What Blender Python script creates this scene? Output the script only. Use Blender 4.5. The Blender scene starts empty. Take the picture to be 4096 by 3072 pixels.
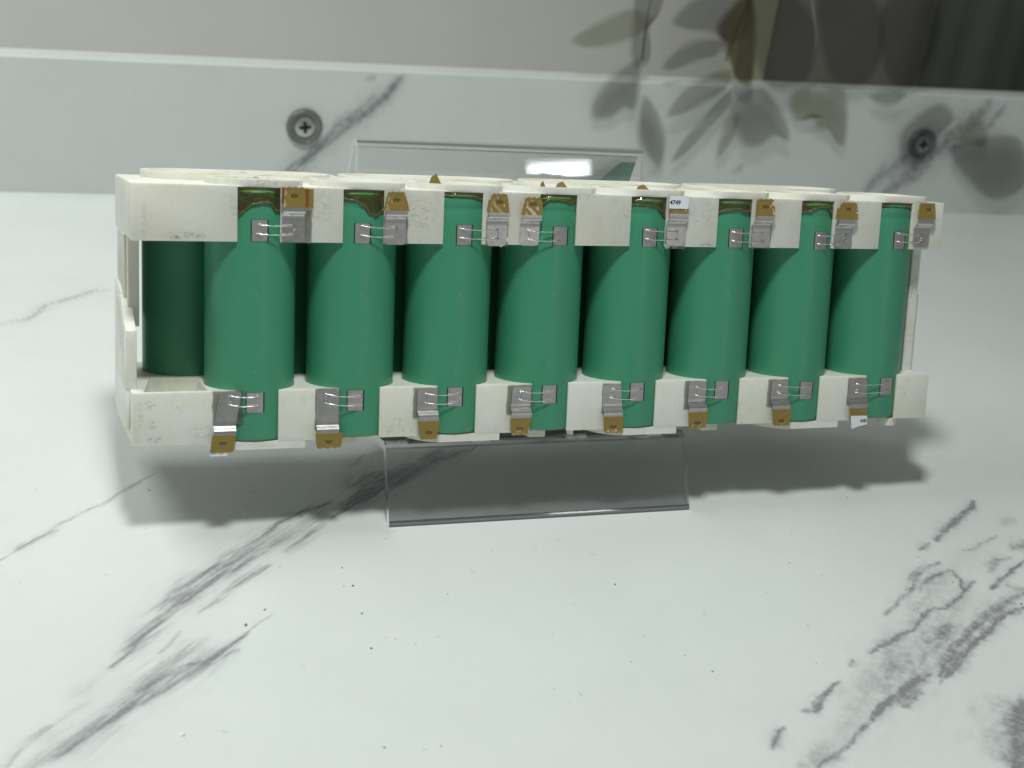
import bpy, bmesh, math, random
import numpy as np
from mathutils import Vector, Matrix
random.seed(7); rng = np.random.default_rng(11)
S = 0.001                      # all numbers below are millimetres
scene = bpy.context.scene
COL = scene.collection

# ------------------------------------------------------------------ camera, world, lamps, exposure
cam_d = bpy.data.cameras.new('camera'); cam = bpy.data.objects.new('camera', cam_d); COL.objects.link(cam)
R0, R1, R2 = (0.93946, -0.31786, 0.12798), (-0.02269, -0.43038, -0.90236), (0.3419, 0.84483, -0.41154)
CP = (-70.10, -360.01, 221.52)
cam.matrix_world = Matrix(((R0[0], -R1[0], -R2[0], CP[0]*S), (R0[1], -R1[1], -R2[1], CP[1]*S), (R0[2], -R1[2], -R2[2], CP[2]*S), (0, 0, 0, 1)))
cam_d.sensor_width = 36; cam_d.sensor_fit = 'HORIZONTAL'; cam_d.lens = 5680/4096*36
cam_d.clip_start = 0.01; cam_d.clip_end = 20
cam_d.dof.use_dof = True; cam_d.dof.focus_distance = 0.44; cam_d.dof.aperture_fstop = 17.0
scene.camera = cam

world = bpy.data.worlds.new('World'); scene.world = world; world.use_nodes = True
wb = world.node_tree.nodes['Background']; wb.inputs['Color'].default_value = (0.93, 1.0, 0.985, 1); wb.inputs['Strength'].default_value = 0.15

def area(name, loc, target, sx, sy, power, col):
    d = bpy.data.lights.new(name, 'AREA'); d.shape = 'RECTANGLE'; d.size = sx*S; d.size_y = sy*S; d.energy = power; d.color = col
    o = bpy.data.objects.new(name, d); COL.objects.link(o); o.location = Vector(loc)*S
    o.rotation_euler = (Vector(target)-Vector(loc)).to_track_quat('-Z', 'Y').to_euler(); return o
area('case_lamp', (-25, -112, 640), (90, 40, 30), 80, 95, 2.75, (0.95, 1.0, 0.963))
area('back_lamp', (-300, 235, 520), (-110, 250, 0), 380, 220, 1.75, (0.955, 1.0, 0.97))
area('front_lamp', (965, -2000, 535), (110, 74, 90), 118, 112, 0.75, (0.97, 1.0, 0.98))

scene.view_settings.view_transform = 'Standard'; scene.view_settings.look = 'None'
scene.view_settings.exposure = 0; scene.view_settings.gamma = 1
scene.cycles.blur_glossy = 0.3; scene.cycles.max_bounces = 10; scene.cycles.transparent_max_bounces = 24

# ------------------------------------------------------------------ helpers
def tag(o, label=None, cat=None, group=None, kind=None):
    if label: o['label'] = label
    if cat: o['category'] = cat
    if group: o['group'] = group
    if kind: o['kind'] = kind
    return o
def empty(name, loc=(0, 0, 0), rx=0.0):
    o = bpy.data.objects.new(name, None); o.empty_display_size = 0.01; COL.objects.link(o); o.location = Vector(loc)*S; o.rotation_euler = (rx, 0, 0); return o
def mk(name, verts, faces, mats, parent=None, smooth=False, fm=None):
    me = bpy.data.meshes.new(name); me.from_pydata([(v[0]*S, v[1]*S, v[2]*S) for v in verts], [], faces); me.update()
    for m in (mats if isinstance(mats, (list, tuple)) else [mats]): me.materials.append(m)
    if fm: me.polygons.foreach_set('material_index', fm)
    if smooth: me.polygons.foreach_set('use_smooth', [True]*len(me.polygons))
    o = bpy.data.objects.new(name, me); COL.objects.link(o)
    if parent: o.parent = parent
    return o
class MB:
    def __init__(s): s.v = []; s.f = []; s.m = []
    def add(s, vs, fs, m=0):
        b = len(s.v); s.v += [tuple(v) for v in vs]; s.f += [tuple(i+b for i in f) for f in fs]; s.m += [m]*len(fs); return s
    def box(s, x0, x1, y0, y1, z0, z1, m=0):
        return s.add([(x, y, z) for z in (z0, z1) for y in (y0, y1) for x in (x0, x1)], [(0, 2, 3, 1), (4, 5, 7, 6), (0, 1, 5, 4), (1, 3, 7, 5), (3, 2, 6, 7), (2, 0, 4, 6)], m)
    def prism(s, poly, z0, z1, m=0):               # counter-clockwise polygon in xy
        n = len(poly); vs = [(p[0], p[1], z0) for p in poly]+[(p[0], p[1], z1) for p in poly]
        return s.add(vs, [tuple(reversed(range(n))), tuple(range(n, 2*n))]+[(i, (i+1) % n, n+(i+1) % n, n+i) for i in range(n)], m)
    def ring(s, outer, inner, z0, z1, m=0):
        n = len(outer); vs = [(p[0], p[1], z) for z in (z0, z1) for p in outer]+[(p[0], p[1], z) for z in (z0, z1) for p in inner]
        fs = []
        for i in range(n):
            j = (i+1) % n
            fs += [(i, j, n+j, n+i), (2*n+j, 2*n+i, 3*n+i, 3*n+j), (n+i, n+j, 3*n+j, 3*n+i), (j, i, 2*n+i, 2*n+j)]
        return s.add(vs, fs, m)
    def tube(s, pts, r, n=8, m=0, caps=True):
        P = [Vector(p) for p in pts]; L = len(P); rr = r if isinstance(r, (list, tuple)) else [r]*L
        vs = []
        for i, p in enumerate(P):
            t = (P[min(i+1, L-1)]-P[max(i-1, 0)]).normalized(); u = t.cross(Vector((0, 0, 1)));
            if u.length < 1e-4: u = t.cross(Vector((0, 1, 0)))
            u.normalize(); w = t.cross(u)
            for k in range(n):
                a = 2*math.pi*k/n; vs.append(p+(u*math.cos(a)+w*math.sin(a))*rr[i])
        fs = [(i*n+k, i*n+(k+1) % n, (i+1)*n+(k+1) % n, (i+1)*n+k) for i in range(L-1) for k in range(n)]
        if caps: fs += [tuple(reversed(range(n))), tuple((L-1)*n+k for k in range(n))]
        return s.add(vs, fs, m)
    def lathe(s, prof, cx, cy, n=64, m=0):         # (r, z) profile about a vertical axis, closed by r = 0 ends
        vs = []; fs = []
        for r, z in prof:
            for k in range(n):
                a = 2*math.pi*k/n; vs.append((cx+r*math.sin(a), cy-r*math.cos(a), z))
        for i in range(len(prof)-1):
            for k in range(n): fs.append((i*n+k, i*n+(k+1) % n, (i+1)*n+(k+1) % n, (i+1)*n+k))
        return s.add(vs, fs, m)
    def obj(s, name, mats, parent=None, smooth=False): return mk(name, s.v, s.f, mats, parent, smooth, s.m)
def circ(cx, cy, r, n=40, a0=0.0, a1=2*math.pi, ends=False):
    return [(cx+r*math.cos(a0+(a1-a0)*i/(n-1 if ends else n)), cy+r*math.sin(a0+(a1-a0)*i/(n-1 if ends else n))) for i in range(n)]
def apply_mods(o):
    dg = bpy.context.evaluated_depsgraph_get(); dg.update()
    me = bpy.data.meshes.new_from_object(o.evaluated_get(dg)); o.modifiers.clear(); old = o.data; o.data = me; bpy.data.meshes.remove(old)
def cut(o, cutters):
    for c in cutters:
        m = o.modifiers.new('cut', 'BOOLEAN'); m.operation = 'DIFFERENCE'; m.solver = 'EXACT'; m.object = c
    apply_mods(o)
    for c in cutters: bpy.data.objects.remove(c)
def bevel(o, w, seg=2, ang=40):
    m = o.modifiers.new('bevel', 'BEVEL'); m.width = w*S; m.segments = seg; m.limit_method = 'ANGLE'; m.angle_limit = math.radians(ang); m.harden_normals = False
    m.use_clamp_overlap = True
    apply_mods(o)
def smooth_by_angle(o, deg=35):
    me = o.data; me.polygons.foreach_set('use_smooth', [True]*len(me.polygons))
    bm = bmesh.new(); bm.from_mesh(me)
    for e in bm.edges:
        if len(e.link_faces) == 2 and e.calc_face_angle(0) > math.radians(deg): e.smooth = False
    bm.to_mesh(me); bm.free()

# value noise used for the stone pattern and for crumples
def vnoise(x, y, seed):
    r = np.random.default_rng(seed); T = r.random((256, 256))
    xi = np.floor(x).astype(int); yi = np.floor(y).astype(int); fx = x-xi; fy = y-yi
    fx = fx*fx*(3-2*fx); fy = fy*fy*(3-2*fy); a, b, c, d = xi & 255, (xi+1) & 255, yi & 255, (yi+1) & 255
    return (T[c, a]*(1-fx)+T[c, b]*fx)*(1-fy)+(T[d, a]*(1-fx)+T[d, b]*fx)*fy
def fbm(x, y, seed, oct=4):
    s = 0; amp = 0.5
    for o in range(oct): s = s+amp*vnoise(x*2**o+17.3*o, y*2**o+5.1*o, seed+o); amp *= 0.5
    return s

# ------------------------------------------------------------------ materials
def mat(name):
    m = bpy.data.materials.new(name); m.use_nodes = True; nt = m.node_tree; return m, nt, nt.nodes['Principled BSDF'], nt.nodes, nt.links
def setp(b, **k):
    names = dict(col='Base Color', rough='Roughness', metal='Metallic', spec='Specular IOR Level', coat='Coat Weight', coatr='Coat Roughness', sss='Subsurface Weight', ssr='Subsurface Radius', sscale='Subsurface Scale', trans='Transmission Weight', ior='IOR', alpha='Alpha')
    for a, v in k.items():
        b.inputs[names[a]].default_value = (*v, 1) if a == 'col' else v
def noise(N, L, co, scale, detail=3, rough=0.55, dist=0.0):
    n = N.new('ShaderNodeTexNoise'); n.inputs['Scale'].default_value = scale; n.inputs['Detail'].default_value = detail; n.inputs['Roughness'].default_value = rough; n.inputs['Distortion'].default_value = dist
    L.new(co, n.inputs['Vector']); return n.outputs['Fac']
def ramp(N, L, src, stops):
    r = N.new('ShaderNodeValToRGB'); L.new(src, r.inputs['Fac']); e = r.color_ramp.elements
    while len(e) < len(stops): e.new(0.5)
    for i, (p, c) in enumerate(stops): e[i].position = p; e[i].color = (*c, 1) if len(c) == 3 else c
    return r.outputs['Color']
def objco(N, L, sc=(1, 1, 1)):
    t = N.new('ShaderNodeTexCoord'); m = N.new('ShaderNodeMapping'); m.inputs['Scale'].default_value = sc; L.new(t.outputs['Object'], m.inputs['Vector']); return m.outputs['Vector']
def mixc(N, L, fac, a, b, mode='MIX'):
    m = N.new('ShaderNodeMix'); m.data_type = 'RGBA'; m.blend_type = mode
    for s, v in ((m.inputs[0], fac), (m.inputs[6], a), (m.inputs[7], b)):
        if isinstance(v, (int, float)): s.default_value = v
        elif isinstance(v, tuple): s.default_value = (*v, 1)
        else: L.new(v, s)
    return m.outputs[2]
def math_(N, L, op, a, b=0.0):
    m = N.new('ShaderNodeMath'); m.operation = op
    for i, v in enumerate((a, b)):
        if isinstance(v, (int, float)): m.inputs[i].default_value = v
        else: L.new(v, m.inputs[i])
    return m.outputs[0]
def bump(N, L, b, h, strength, dist):
    n = N.new('ShaderNodeBump'); n.inputs['Strength'].default_value = strength; n.inputs['Distance'].default_value = dist; L.new(h, n.inputs['Height']); L.new(n.outputs['Normal'], b.inputs['Normal'])

def marble_mat(name, base, vein, rough, coat):
    m, nt, b, N, L = mat(name); at = N.new('ShaderNodeAttribute'); at.attribute_name = 'vein'
    co = objco(N, L)
    cl = noise(N, L, co, 14, 4, 0.6); fine = noise(N, L, co, 900, 2, 0.6); mid = noise(N, L, co, 120, 4, 0.65)
    basec = mixc(N, L, ramp(N, L, cl, [(0.3, (0, 0, 0)), (0.75, (1, 1, 1))]), base, tuple(c*0.93 for c in base))
    basec = mixc(N, L, math_(N, L, 'MULTIPLY', math_(N, L, 'ABSOLUTE', math_(N, L, 'SUBTRACT', mid, 0.5)), 0.5), basec, tuple(c*0.8 for c in base))
    f = math_(N, L, 'MULTIPLY', at.outputs['Fac'], math_(N, L, 'ADD', 0.55, math_(N, L, 'MULTIPLY', fine, 0.9)))
    nc = N.new('ShaderNodeClamp'); L.new(f, nc.inputs['Value'])
    L.new(mixc(N, L, nc.outputs[0], basec, vein), b.inputs['Base Color'])
    setp(b, rough=rough, spec=0.5, coat=coat, coatr=0.12)
    rr = N.new('ShaderNodeMapRange'); L.new(mid, rr.inputs['Value']); rr.inputs['To Min'].default_value = rough-0.06; rr.inputs['To Max'].default_value = rough+0.1; L.new(rr.outputs[0], b.inputs['Roughness'])
    bump(N, L, b, fine, 0.05, 0.0002); return m
M_SHELF = marble_mat('white_marble_laminate', (0.70, 0.725, 0.71), (0.24, 0.235, 0.25), 0.42, 0.0)
M_STRIP = marble_mat('marble_board', (0.615, 0.635, 0.62), (0.20, 0.20, 0.21), 0.30, 0.0)

def plastic(name, base, warm, dirt, spots):
    m, nt, b, N, L = mat(name); co = objco(N, L)
    lo = noise(N, L, co, 55, 3); c = mixc(N, L, ramp(N, L, lo, [(0.35, (0, 0, 0)), (0.7, (1, 1, 1))]), base, warm)
    sc = noise(N, L, objco(N, L, (1, 1, 0.8)), 700, 5, 0.7, 1.2); fl = noise(N, L, co, 75, 4, 0.65); fine = noise(N, L, co, 1600, 2, 0.6)
    k = math_(N, L, 'MULTIPLY', ramp(N, L, sc, [(0.555, (0, 0, 0)), (0.61, (1, 1, 1))]), ramp(N, L, fl, [(0.52, (0, 0, 0)), (0.64, (1, 1, 1))]))
    c = mixc(N, L, math_(N, L, 'MULTIPLY', k, dirt), c, (0.10, 0.065, 0.035))
    grime = noise(N, L, co, 160, 5, 0.7)
    c = mixc(N, L, math_(N, L, 'MULTIPLY', ramp(N, L, grime, [(0.55, (0, 0, 0)), (0.8, (1, 1, 1))]), 0.35), c, (0.42, 0.36, 0.26))
    tcn = N.new('ShaderNodeTexCoord'); sx = N.new('ShaderNodeSeparateXYZ'); L.new(tcn.outputs['Object'], sx.inputs[0]); acc = None
    for (px_, pz_, rx_, rz_, s_) in spots:                          # scuffed patches on the front faces
        ax = math_(N, L, 'MULTIPLY', math_(N, L, 'SUBTRACT', sx.outputs['X'], px_*S), 1/(rx_*S)); az = math_(N, L, 'MULTIPLY', math_(N, L, 'SUBTRACT', sx.outputs['Z'], pz_*S), 1/(rz_*S))
        q = math_(N, L, 'ADD', math_(N, L, 'MULTIPLY', ax, ax), math_(N, L, 'MULTIPLY', az, az)); v = math_(N, L, 'MULTIPLY', math_(N, L, 'MAXIMUM', math_(N, L, 'SUBTRACT', 1.0, q), 0.0), s_)
        acc = v if acc is None else math_(N, L, 'MAXIMUM', acc, v)
    sc2 = noise(N, L, objco(N, L, (0.55, 1, 1.3)), 560, 5, 0.72, 2.2)
    st = math_(N, L, 'MULTIPLY', acc, ramp(N, L, sc2, [(0.49, (0, 0, 0)), (0.70, (1, 1, 1))]))
    c = mixc(N, L, st, c, (0.11, 0.07, 0.04))
    L.new(c, b.inputs['Base Color']); setp(b, rough=0.42, spec=0.45, sss=0.25, ssr=(1.0, 0.9, 0.7), sscale=0.0025)
    bump(N, L, b, fine, 0.12, 0.0002); return m
M_HOLD_U = plastic('white_nylon_upper', (0.78, 0.78, 0.73), (0.75, 0.725, 0.62), 0.20, [(1.5, 78.6, 7, 1.2, 1.0), (-6, 72, 6, 5, .35), (-21, 63.6, 7, 1.3, .9), (-31, 67, 1.0, 8, .55), (18, 72, 5, 5, .45), (47, 70, 6, 6, .7), (46, 64, 4, 2, .5), (100, 77.2, 5, 1.0, .6), (138.5, 72, 6, 5, .45), (141, 62.9, 3, .9, .9), (166, 74, 5, 4, .35)])
M_HOLD_L = plastic('white_nylon_lower', (0.80, 0.805, 0.765), (0.77, 0.75, 0.62), 0.3, [(-29.5, 16.2, 1.8, 2.4, 1.1), (-29.2, 10.6, 1.8, 1.6, 1.0), (-28.4, 6.2, 2.6, 1.8, 1.0), (-32.2, 13.5, .9, 4.5, .6), (-15.5, 8.2, 5, 3, .5), (0, 3.4, 8, .7, .5), (40, 7, 4, 2, .25)])

def green():
    m, nt, b, N, L = mat('green_cell_sleeve'); co = objco(N, L)
    a = noise(N, L, objco(N, L, (1, 1, 0.35)), 60, 3); f = noise(N, L, co, 1400, 2)
    c = mixc(N, L, a, (0.048, 0.26, 0.145), (0.058, 0.31, 0.175))
    oi = N.new('ShaderNodeObjectInfo'); c = mixc(N, L, math_(N, L, 'MULTIPLY', oi.outputs['Random'], 0.25), c, (0.036, 0.28, 0.145))
    sp = noise(N, L, co, 900, 1); c = mixc(N, L, math_(N, L, 'MULTIPLY', ramp(N, L, sp, [(0.765, (0, 0, 0)), (0.80, (1, 1, 1))]), 0.4), c, (0.3, 0.45, 0.35))
    L.new(c, b.inputs['Base Color']); setp(b, rough=0.38, spec=0.75)
    w = noise(N, L, objco(N, L, (0.25, 0.25, 2.2)), 90, 2); h = math_(N, L, 'ADD', math_(N, L, 'MULTIPLY', w, 1.0), math_(N, L, 'MULTIPLY', f, 0.06)); bump(N, L, b, h, 0.12, 0.0015); return m
M_GREEN = green()
def simple(name, col, rough=0.5, metal=0.0, spec=0.5, bumpsc=None, var=0.0):
    m, nt, b, N, L = mat(name); setp(b, col=col, rough=rough, metal=metal, spec=spec)
    if var:
        co = objco(N, L); n = noise(N, L, co, bumpsc or 200, 4, 0.65); L.new(mixc(N, L, n, tuple(max(0, c*(1-var)) for c in col), tuple(min(1, c*(1+var)) for c in col)), b.inputs['Base Color'])
        bump(N, L, b, n, 0.25, 0.0003)
    return m
def metal(name, col, rough):
    m, nt, b, N, L = mat(name); co = objco(N, L); setp(b, metal=1.0)
    s = noise(N, L, objco(N, L, (1, 1, 0.3)), 1100, 4, 0.7, 0.8); lo = noise(N, L, co, 420, 4, 0.65)
    L.new(mixc(N, L, lo, tuple(c*0.72 for c in col), tuple(min(1, c*1.15) for c in col)), b.inputs['Base Color'])
    r = N.new('ShaderNodeMapRange'); L.new(s, r.inputs['Value']); r.inputs['To Min'].default_value = rough-0.05; r.inputs['To Max'].default_value = rough+0.10; L.new(r.outputs[0], b.inputs['Roughness'])
    bump(N, L, b, lo, 0.10, 0.0003); return m
M_NICKEL = metal('dull_nickel', (0.70, 0.675, 0.66), 0.30)
M_WIRE = metal('bright_wire', (0.95, 0.95, 0.95), 0.22)
M_PATCH = metal('bare_can_metal', (0.66, 0.62, 0.625), 0.45)
M_DARK = simple('dark_cut_edge', (0.006, 0.008, 0.008), 0.7)
M_LABEL = simple('white_label_paper', (0.83, 0.85, 0.90), 0.6)
M_INK = simple('black_ink', (0.008, 0.008, 0.010), 0.6)
M_SCREW = metal('screw_steel', (0.55, 0.56, 0.55), 0.35)
M_BLACK = simple('black_crumb', (0.008, 0.008, 0.008), 0.6)
def film(name, tint, gloss, rough, diff=None, dw=0.0):          # thin clear sheet: what lies behind, tinted, under a glossy skin
    m, nt, b, N, L = mat(name); N.remove(b); out = N['Material Output']
    t = N.new('ShaderNodeBsdfTransparent'); t.inputs['Color'].default_value = (*tint, 1)
    g = N.new('ShaderNodeBsdfGlossy'); g.inputs['Roughness'].default_value = rough; g.inputs['Color'].default_value = (1, 1, 1, 1)
    base = t.outputs[0]
    if diff:
        d = N.new('ShaderNodeBsdfDiffuse'); d.inputs['Color'].default_value = (*diff, 1); mx = N.new('ShaderNodeMixShader'); mx.inputs[0].default_value = dw
        L.new(base, mx.inputs[1]); L.new(d.outputs[0], mx.inputs[2]); base = mx.outputs[0]
    fr = N.new('ShaderNodeFresnel'); fr.inputs['IOR'].default_value = 1.49
    f2 = math_(N, L, 'MULTIPLY', fr.outputs[0], gloss)
    mx = N.new('ShaderNodeMixShader'); L.new(f2, mx.inputs[0]); L.new(base, mx.inputs[1]); L.new(g.outputs[0], mx.inputs[2]); L.new(mx.outputs[0], out.inputs['Surface'])
    if name == 'amber_film':
        co = objco(N, L); n = noise(N, L, co, 170, 3, 0.6, 1.4); bp = N.new('ShaderNodeBump'); bp.inputs['Strength'].default_value = 0.9; bp.inputs['Distance'].default_value = 0.001; L.new(n, bp.inputs['Height']); L.new(bp.outputs[0], g.inputs['Normal'])
    return m
M_ACRYL = film('clear_acrylic', (0.996, 0.998, 0.997), 0.85, 0.02)
M_ACEDGE = film('acrylic_edge', (0.80, 0.81, 0.82), 2.0, 0.05, (0.62, 0.63, 0.64), 0.30)
M_ACBEND = film('acrylic_bend', (0.84, 0.85, 0.86), 3.2, 0.05, (0.55, 0.55, 0.57), 0.20)  # grey tint and raised gloss paint the refracted band and highlights at bends
M_ACFOOT = film('acrylic_foot', (0.55, 0.56, 0.57), 0.8, 0.05, (0.2, 0.2, 0.21), 0.25)  # darker tint paints the refracted dark line along the sheet's foot
M_FILM = film('clear_tape', (0.95, 0.95, 0.93), 1.6, 0.12, (0.7, 0.7, 0.62), 0.10)
M_AMBFILM = film('amber_film', (0.84, 0.78, 0.30), 2.6, 0.06, (0.26, 0.17, 0.015), 0.10)
def kapton():
    m, nt, b, N, L = mat('amber_polyimide_tape'); co = objco(N, L); n = noise(N, L, co, 260, 3)
    L.new(mixc(N, L, n, (0.24, 0.165, 0.035), (0.30, 0.21, 0.05)), b.inputs['Base Color']); setp(b, rough=0.32, spec=0.5, metal=0.0, coat=0.6, coatr=0.10)
    bump(N, L, b, noise(N, L, co, 300, 2, 0.5, 0.3), 0.10, 0.0005); return m
M_KAP = kapton()
M_KEDGE = simple('amber_tape_edge', (0.20, 0.105, 0.02), 0.25)
M_SLOT = simple('slot_shadow_gap', (0.055, 0.035, 0.008), 0.3)
M_CAP = simple('cell_bottom_can', (0.30, 0.30, 0.30), 0.45)
M_RUST = simple('red_amber_tape', (0.23, 0.085, 0.03), 0.25)
def leaf_reflection_mat(name, tint, col, w):  # see-through tint plus diffuse paints a plant's reflection over what lies behind
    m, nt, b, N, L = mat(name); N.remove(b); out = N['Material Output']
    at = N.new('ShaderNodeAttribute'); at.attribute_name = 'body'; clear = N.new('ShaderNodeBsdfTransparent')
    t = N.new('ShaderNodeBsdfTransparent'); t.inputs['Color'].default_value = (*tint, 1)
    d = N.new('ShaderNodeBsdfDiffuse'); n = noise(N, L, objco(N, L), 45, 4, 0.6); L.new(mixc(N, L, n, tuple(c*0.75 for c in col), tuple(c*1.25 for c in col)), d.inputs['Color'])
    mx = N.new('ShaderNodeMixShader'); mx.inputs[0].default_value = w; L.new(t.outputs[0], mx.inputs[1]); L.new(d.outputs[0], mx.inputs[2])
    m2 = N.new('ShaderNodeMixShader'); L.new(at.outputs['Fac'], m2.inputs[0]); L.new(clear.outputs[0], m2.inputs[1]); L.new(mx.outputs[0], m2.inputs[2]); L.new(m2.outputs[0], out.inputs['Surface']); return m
VEINS= [(((-40,-54),(-30,-40),(-18,-26),(-6,-16),(6,-6),(22,7)),1.9,0.20),(((-28,-36),(-14,-22),(0,-10)),1.5,0.16),(((18,2),(32,12),(50,25),(72,40)),2.2,0.15),(((-66,-96),(-52,-85),(-40,-75),(-28,-65),(-16,-57)),1.7,0.19),(((-40,-70),(-28,-58),(-20,-52)),1.3,0.16),(((122,-124),(145,-108),(165,-94),(185,-80),(210,-62)),3.0,0.12),(((150,-100),(175,-80),(205,-55),(235,-35)),2.5,0.09),(((-44.6,-60.6),(-39.6,-53.5),(-33.6,-45.2),(-28.7,-38.4),(-23.3,-33.6),(-17.6,-27.6),(-12.5,-23.0),(-6.0,-18.4),(1.6,-11.9)),0.55,0.6),(((-30.4,-37.1),(-23.8,-27.9),(-17.3,-20.6),(-10.9,-16.6),(-0.2,-6.6),(4.0,-1.9),(13.2,6.5),(26.9,14.2)),0.87,0.32),(((2.6,-2.4),(8.3,3.0),(13.3,7.2),(26.1,13.6)),0.31,0.55),(((-20.4,-39.6),(-13.3,-32.7),(-5.7,-24.4),(2.1,-18.8)),0.64,0.3),(((7.6,-12.6),(16.6,-4.6),(22.1,1.5)),0.75,0.22),(((25.7,5.2),(31.2,10.2),(40.0,16.5),(48.5,23.1),(59.2,31.4),(69.2,38.5),(77.8,42.8),(94.6,53.4),(123.8,73.4)),1.01,0.5),(((34.0,23.0),(41.3,28.4),(50.6,31.4)),1.2,0.35),(((30.0,11.7),(41.8,23.8),(50.8,29.0),(56.9,34.8),(67.7,41.9),(86.3,54.0)),0.85,0.4),(((37.1,36.5),(42.7,40.8),(53.6,46.4)),0.77,0.2),(((-69.6,-94.1),(-66.0,-87.3),(-61.3,-82.2),(-59.7,-81.2)),0.26,0.45),(((-59.7,-81.2),(-55.4,-77.2),(-49.9,-72.8)),0.26,0.12),(((-63.8,-95.2),(-57.6,-91.1),(-51.7,-85.5),(-47.9,-81.9),(-44.5,-79.0),(-39.2,-74.5),(-35.4,-68.7),(-29.0,-62.0),(-24.4,-56.8),(-21.6,-53.6)),0.98,0.22),(((-59.7,-92.4),(-54.5,-88.4),(-49.5,-82.5),(-45.1,-79.8),(-39.3,-75.4),(-33.5,-71.8),(-28.6,-67.8),(-23.7,-64.8),(-17.2,-59.9),(-12.8,-58.0)),0.44,0.36),(((-38.9,-70.9),(-33.0,-67.2),(-26.8,-62.4),(-21.0,-62.2),(-14.1,-55.2),(-11.3,-52.6),(-8.9,-50.3)),0.37,0.4),(((-14.1,-55.2),(-11.3,-52.6),(-8.9,-50.3)),0.21,0.5),(((-8.9,-50.3),(-4.8,-46.1),(-0.8,-42.8)),0.09,0.5),(((-33.0,-56.5),(-29.0,-52.0),(-26.2,-47.8)),0.17,0.25),(((-70.0,-8.1),(-66.3,-3.8),(-61.3,1.7),(-54.7,8.6),(-47.3,15.7),(-41.8,19.2),(-35.3,26.2),(-29.3,32.0),(-23.8,38.2)),0.16,0.38),(((-66.3,-3.2),(-60.6,2.3),(-54.2,6.6)),0.5,0.22),(((-43.4,-58.9),(-49.4,-65.6),(-55.1,-72.0)),0.82,0.08),(((-71.0,-93.9),(-68.0,-89.3)),0.2,0.25),(((119.0,-127.1),(127.5,-122.9),(135.5,-118.8),(144.2,-112.7),(153.3,-106.3),(161.6,-102.5),(173.0,-96.9)),0.36,0.55),(((153.5,-108.3),(163.0,-102.7),(173.0,-96.9)),1.17,0.35),(((175.1,-98.3),(182.7,-91.8),(189.8,-86.1),(198.7,-79.3),(207.2,-74.4),(215.9,-70.7),(224.0,-66.7),(235.0,-61.7)),0.85,0.5),(((173.8,-101.3),(184.1,-94.3),(194.2,-86.8),(206.3,-79.2),(217.3,-73.4),(228.6,-69.9)),0.5,0.5),(((161.2,-84.2),(169.5,-80.9),(178.0,-77.5),(189.0,-70.7),(195.8,-66.7)),0.37,0.5),(((195.8,-68.0),(202.8,-65.2),(212.4,-58.7),(218.2,-55.5)),0.4,0.4),(((176.6,-68.4),(186.6,-61.7),(195.9,-54.0),(206.4,-46.0),(213.4,-43.4)),0.55,0.38),(((195.9,-56.6),(205.5,-51.2),(214.1,-47.6)),0.56,0.45),(((214.5,-48.3),(214.2,-53.7),(211.6,-58.6)),0.41,0.45),(((220.8,-30.0),(230.3,-22.9),(240.0,-17.1),(244.8,-13.6),(251.7,-8.7)),0.67,0.55),(((210.9,-35.4),(216.9,-31.8)),0.38,0.42),(((221.2,-59.9),(230.6,-54.4),(246.6,-45.3)),0.37,0.5),(((226.6,-38.7),(238.1,-34.2),(244.6,-30.5)),0.26,0.3),(((245.5,-39.5),(255.6,-34.8)),0.88,0.4),(((252.4,-23.8),(259.0,-21.4)),0.91,0.18),(((128.1,-105.2),(131.3,-105.7),(137.1,-100.7),(144.1,-96.1)),0.43,0.5),(((111.5,-119.3),(114.6,-115.3),(118.3,-112.2)),0.47,0.45),(((151.3,-90.4),(154.9,-88.2)),0.32,0.4),(((161.1,-94.0),(165.6,-89.3)),0.53,0.25),(((182.5,-82.8),(191.2,-78.2),(195.7,-76.5)),0.9,0.32),(((168.0,-95.1),(178.3,-87.8),(189.0,-82.6)),0.29,0.28),(((114.8,-126.4),(122.3,-123.8),(127.0,-123.7)),1.86,0.16),(((193.7,-112.7),(185.9,-120.5),(177.5,-130.6),(170.3,-140.2)),1.66,0.5),(((198.2,-114.5),(186.7,-127.4),(175.4,-141.1)),3.04,0.55),(((227.6,-50.0),(235.6,-44.0),(240.8,-43.2)),0.59,0.3),(((133.0,-113.7),(144.8,-105.9),(162.5,-94.2),(176.8,-85.4)),2.45,0.07),(((156.9,-109.8),(166.5,-104.3)),0.34,0.4),(((226.9,-59.3),(232.7,-61.4)),0.41,0.35),(((-67.9,156.1),(-58.0,160.3),(-50.9,173.9),(-32.7,188.1),(-25.4,190.6)),1.02,0.16)]
SVEINS= [(((121.0,63.7),(116.4,56.6),(108.9,49.3),(101.3,42.0),(91.4,35.7),(83.8,28.4),(77.4,21.2),(69.8,14.4),(52.3,-0.9)),1.45,0.5),(((107.3,53.9),(102.1,46.7),(95.5,41.7),(88.9,38.0)),0.81,0.3),(((74.1,18.7),(81.7,26.0),(91.6,32.2)),1.27,0.25),(((103.1,62.2),(107.6,63.6)),0.58,0.25),(((470.5,65.7),(462.4,55.9),(451.0,45.9),(438.9,33.1),(426.8,20.2),(413.8,10.1)),2.84,0.4),(((440.4,44.1),(423.6,31.2),(410.4,22.5),(402.2,12.6)),1.86,0.35),(((481.7,66.2),(474.4,53.6)),1.13,0.35),(((451.5,39.0),(461.8,42.1)),1.12,0.3),(((314.9,21.1),(319.7,25.2)),1.0,0.25),(((260.0,14.3),(269.5,22.3)),1.1,0.12)]
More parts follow.
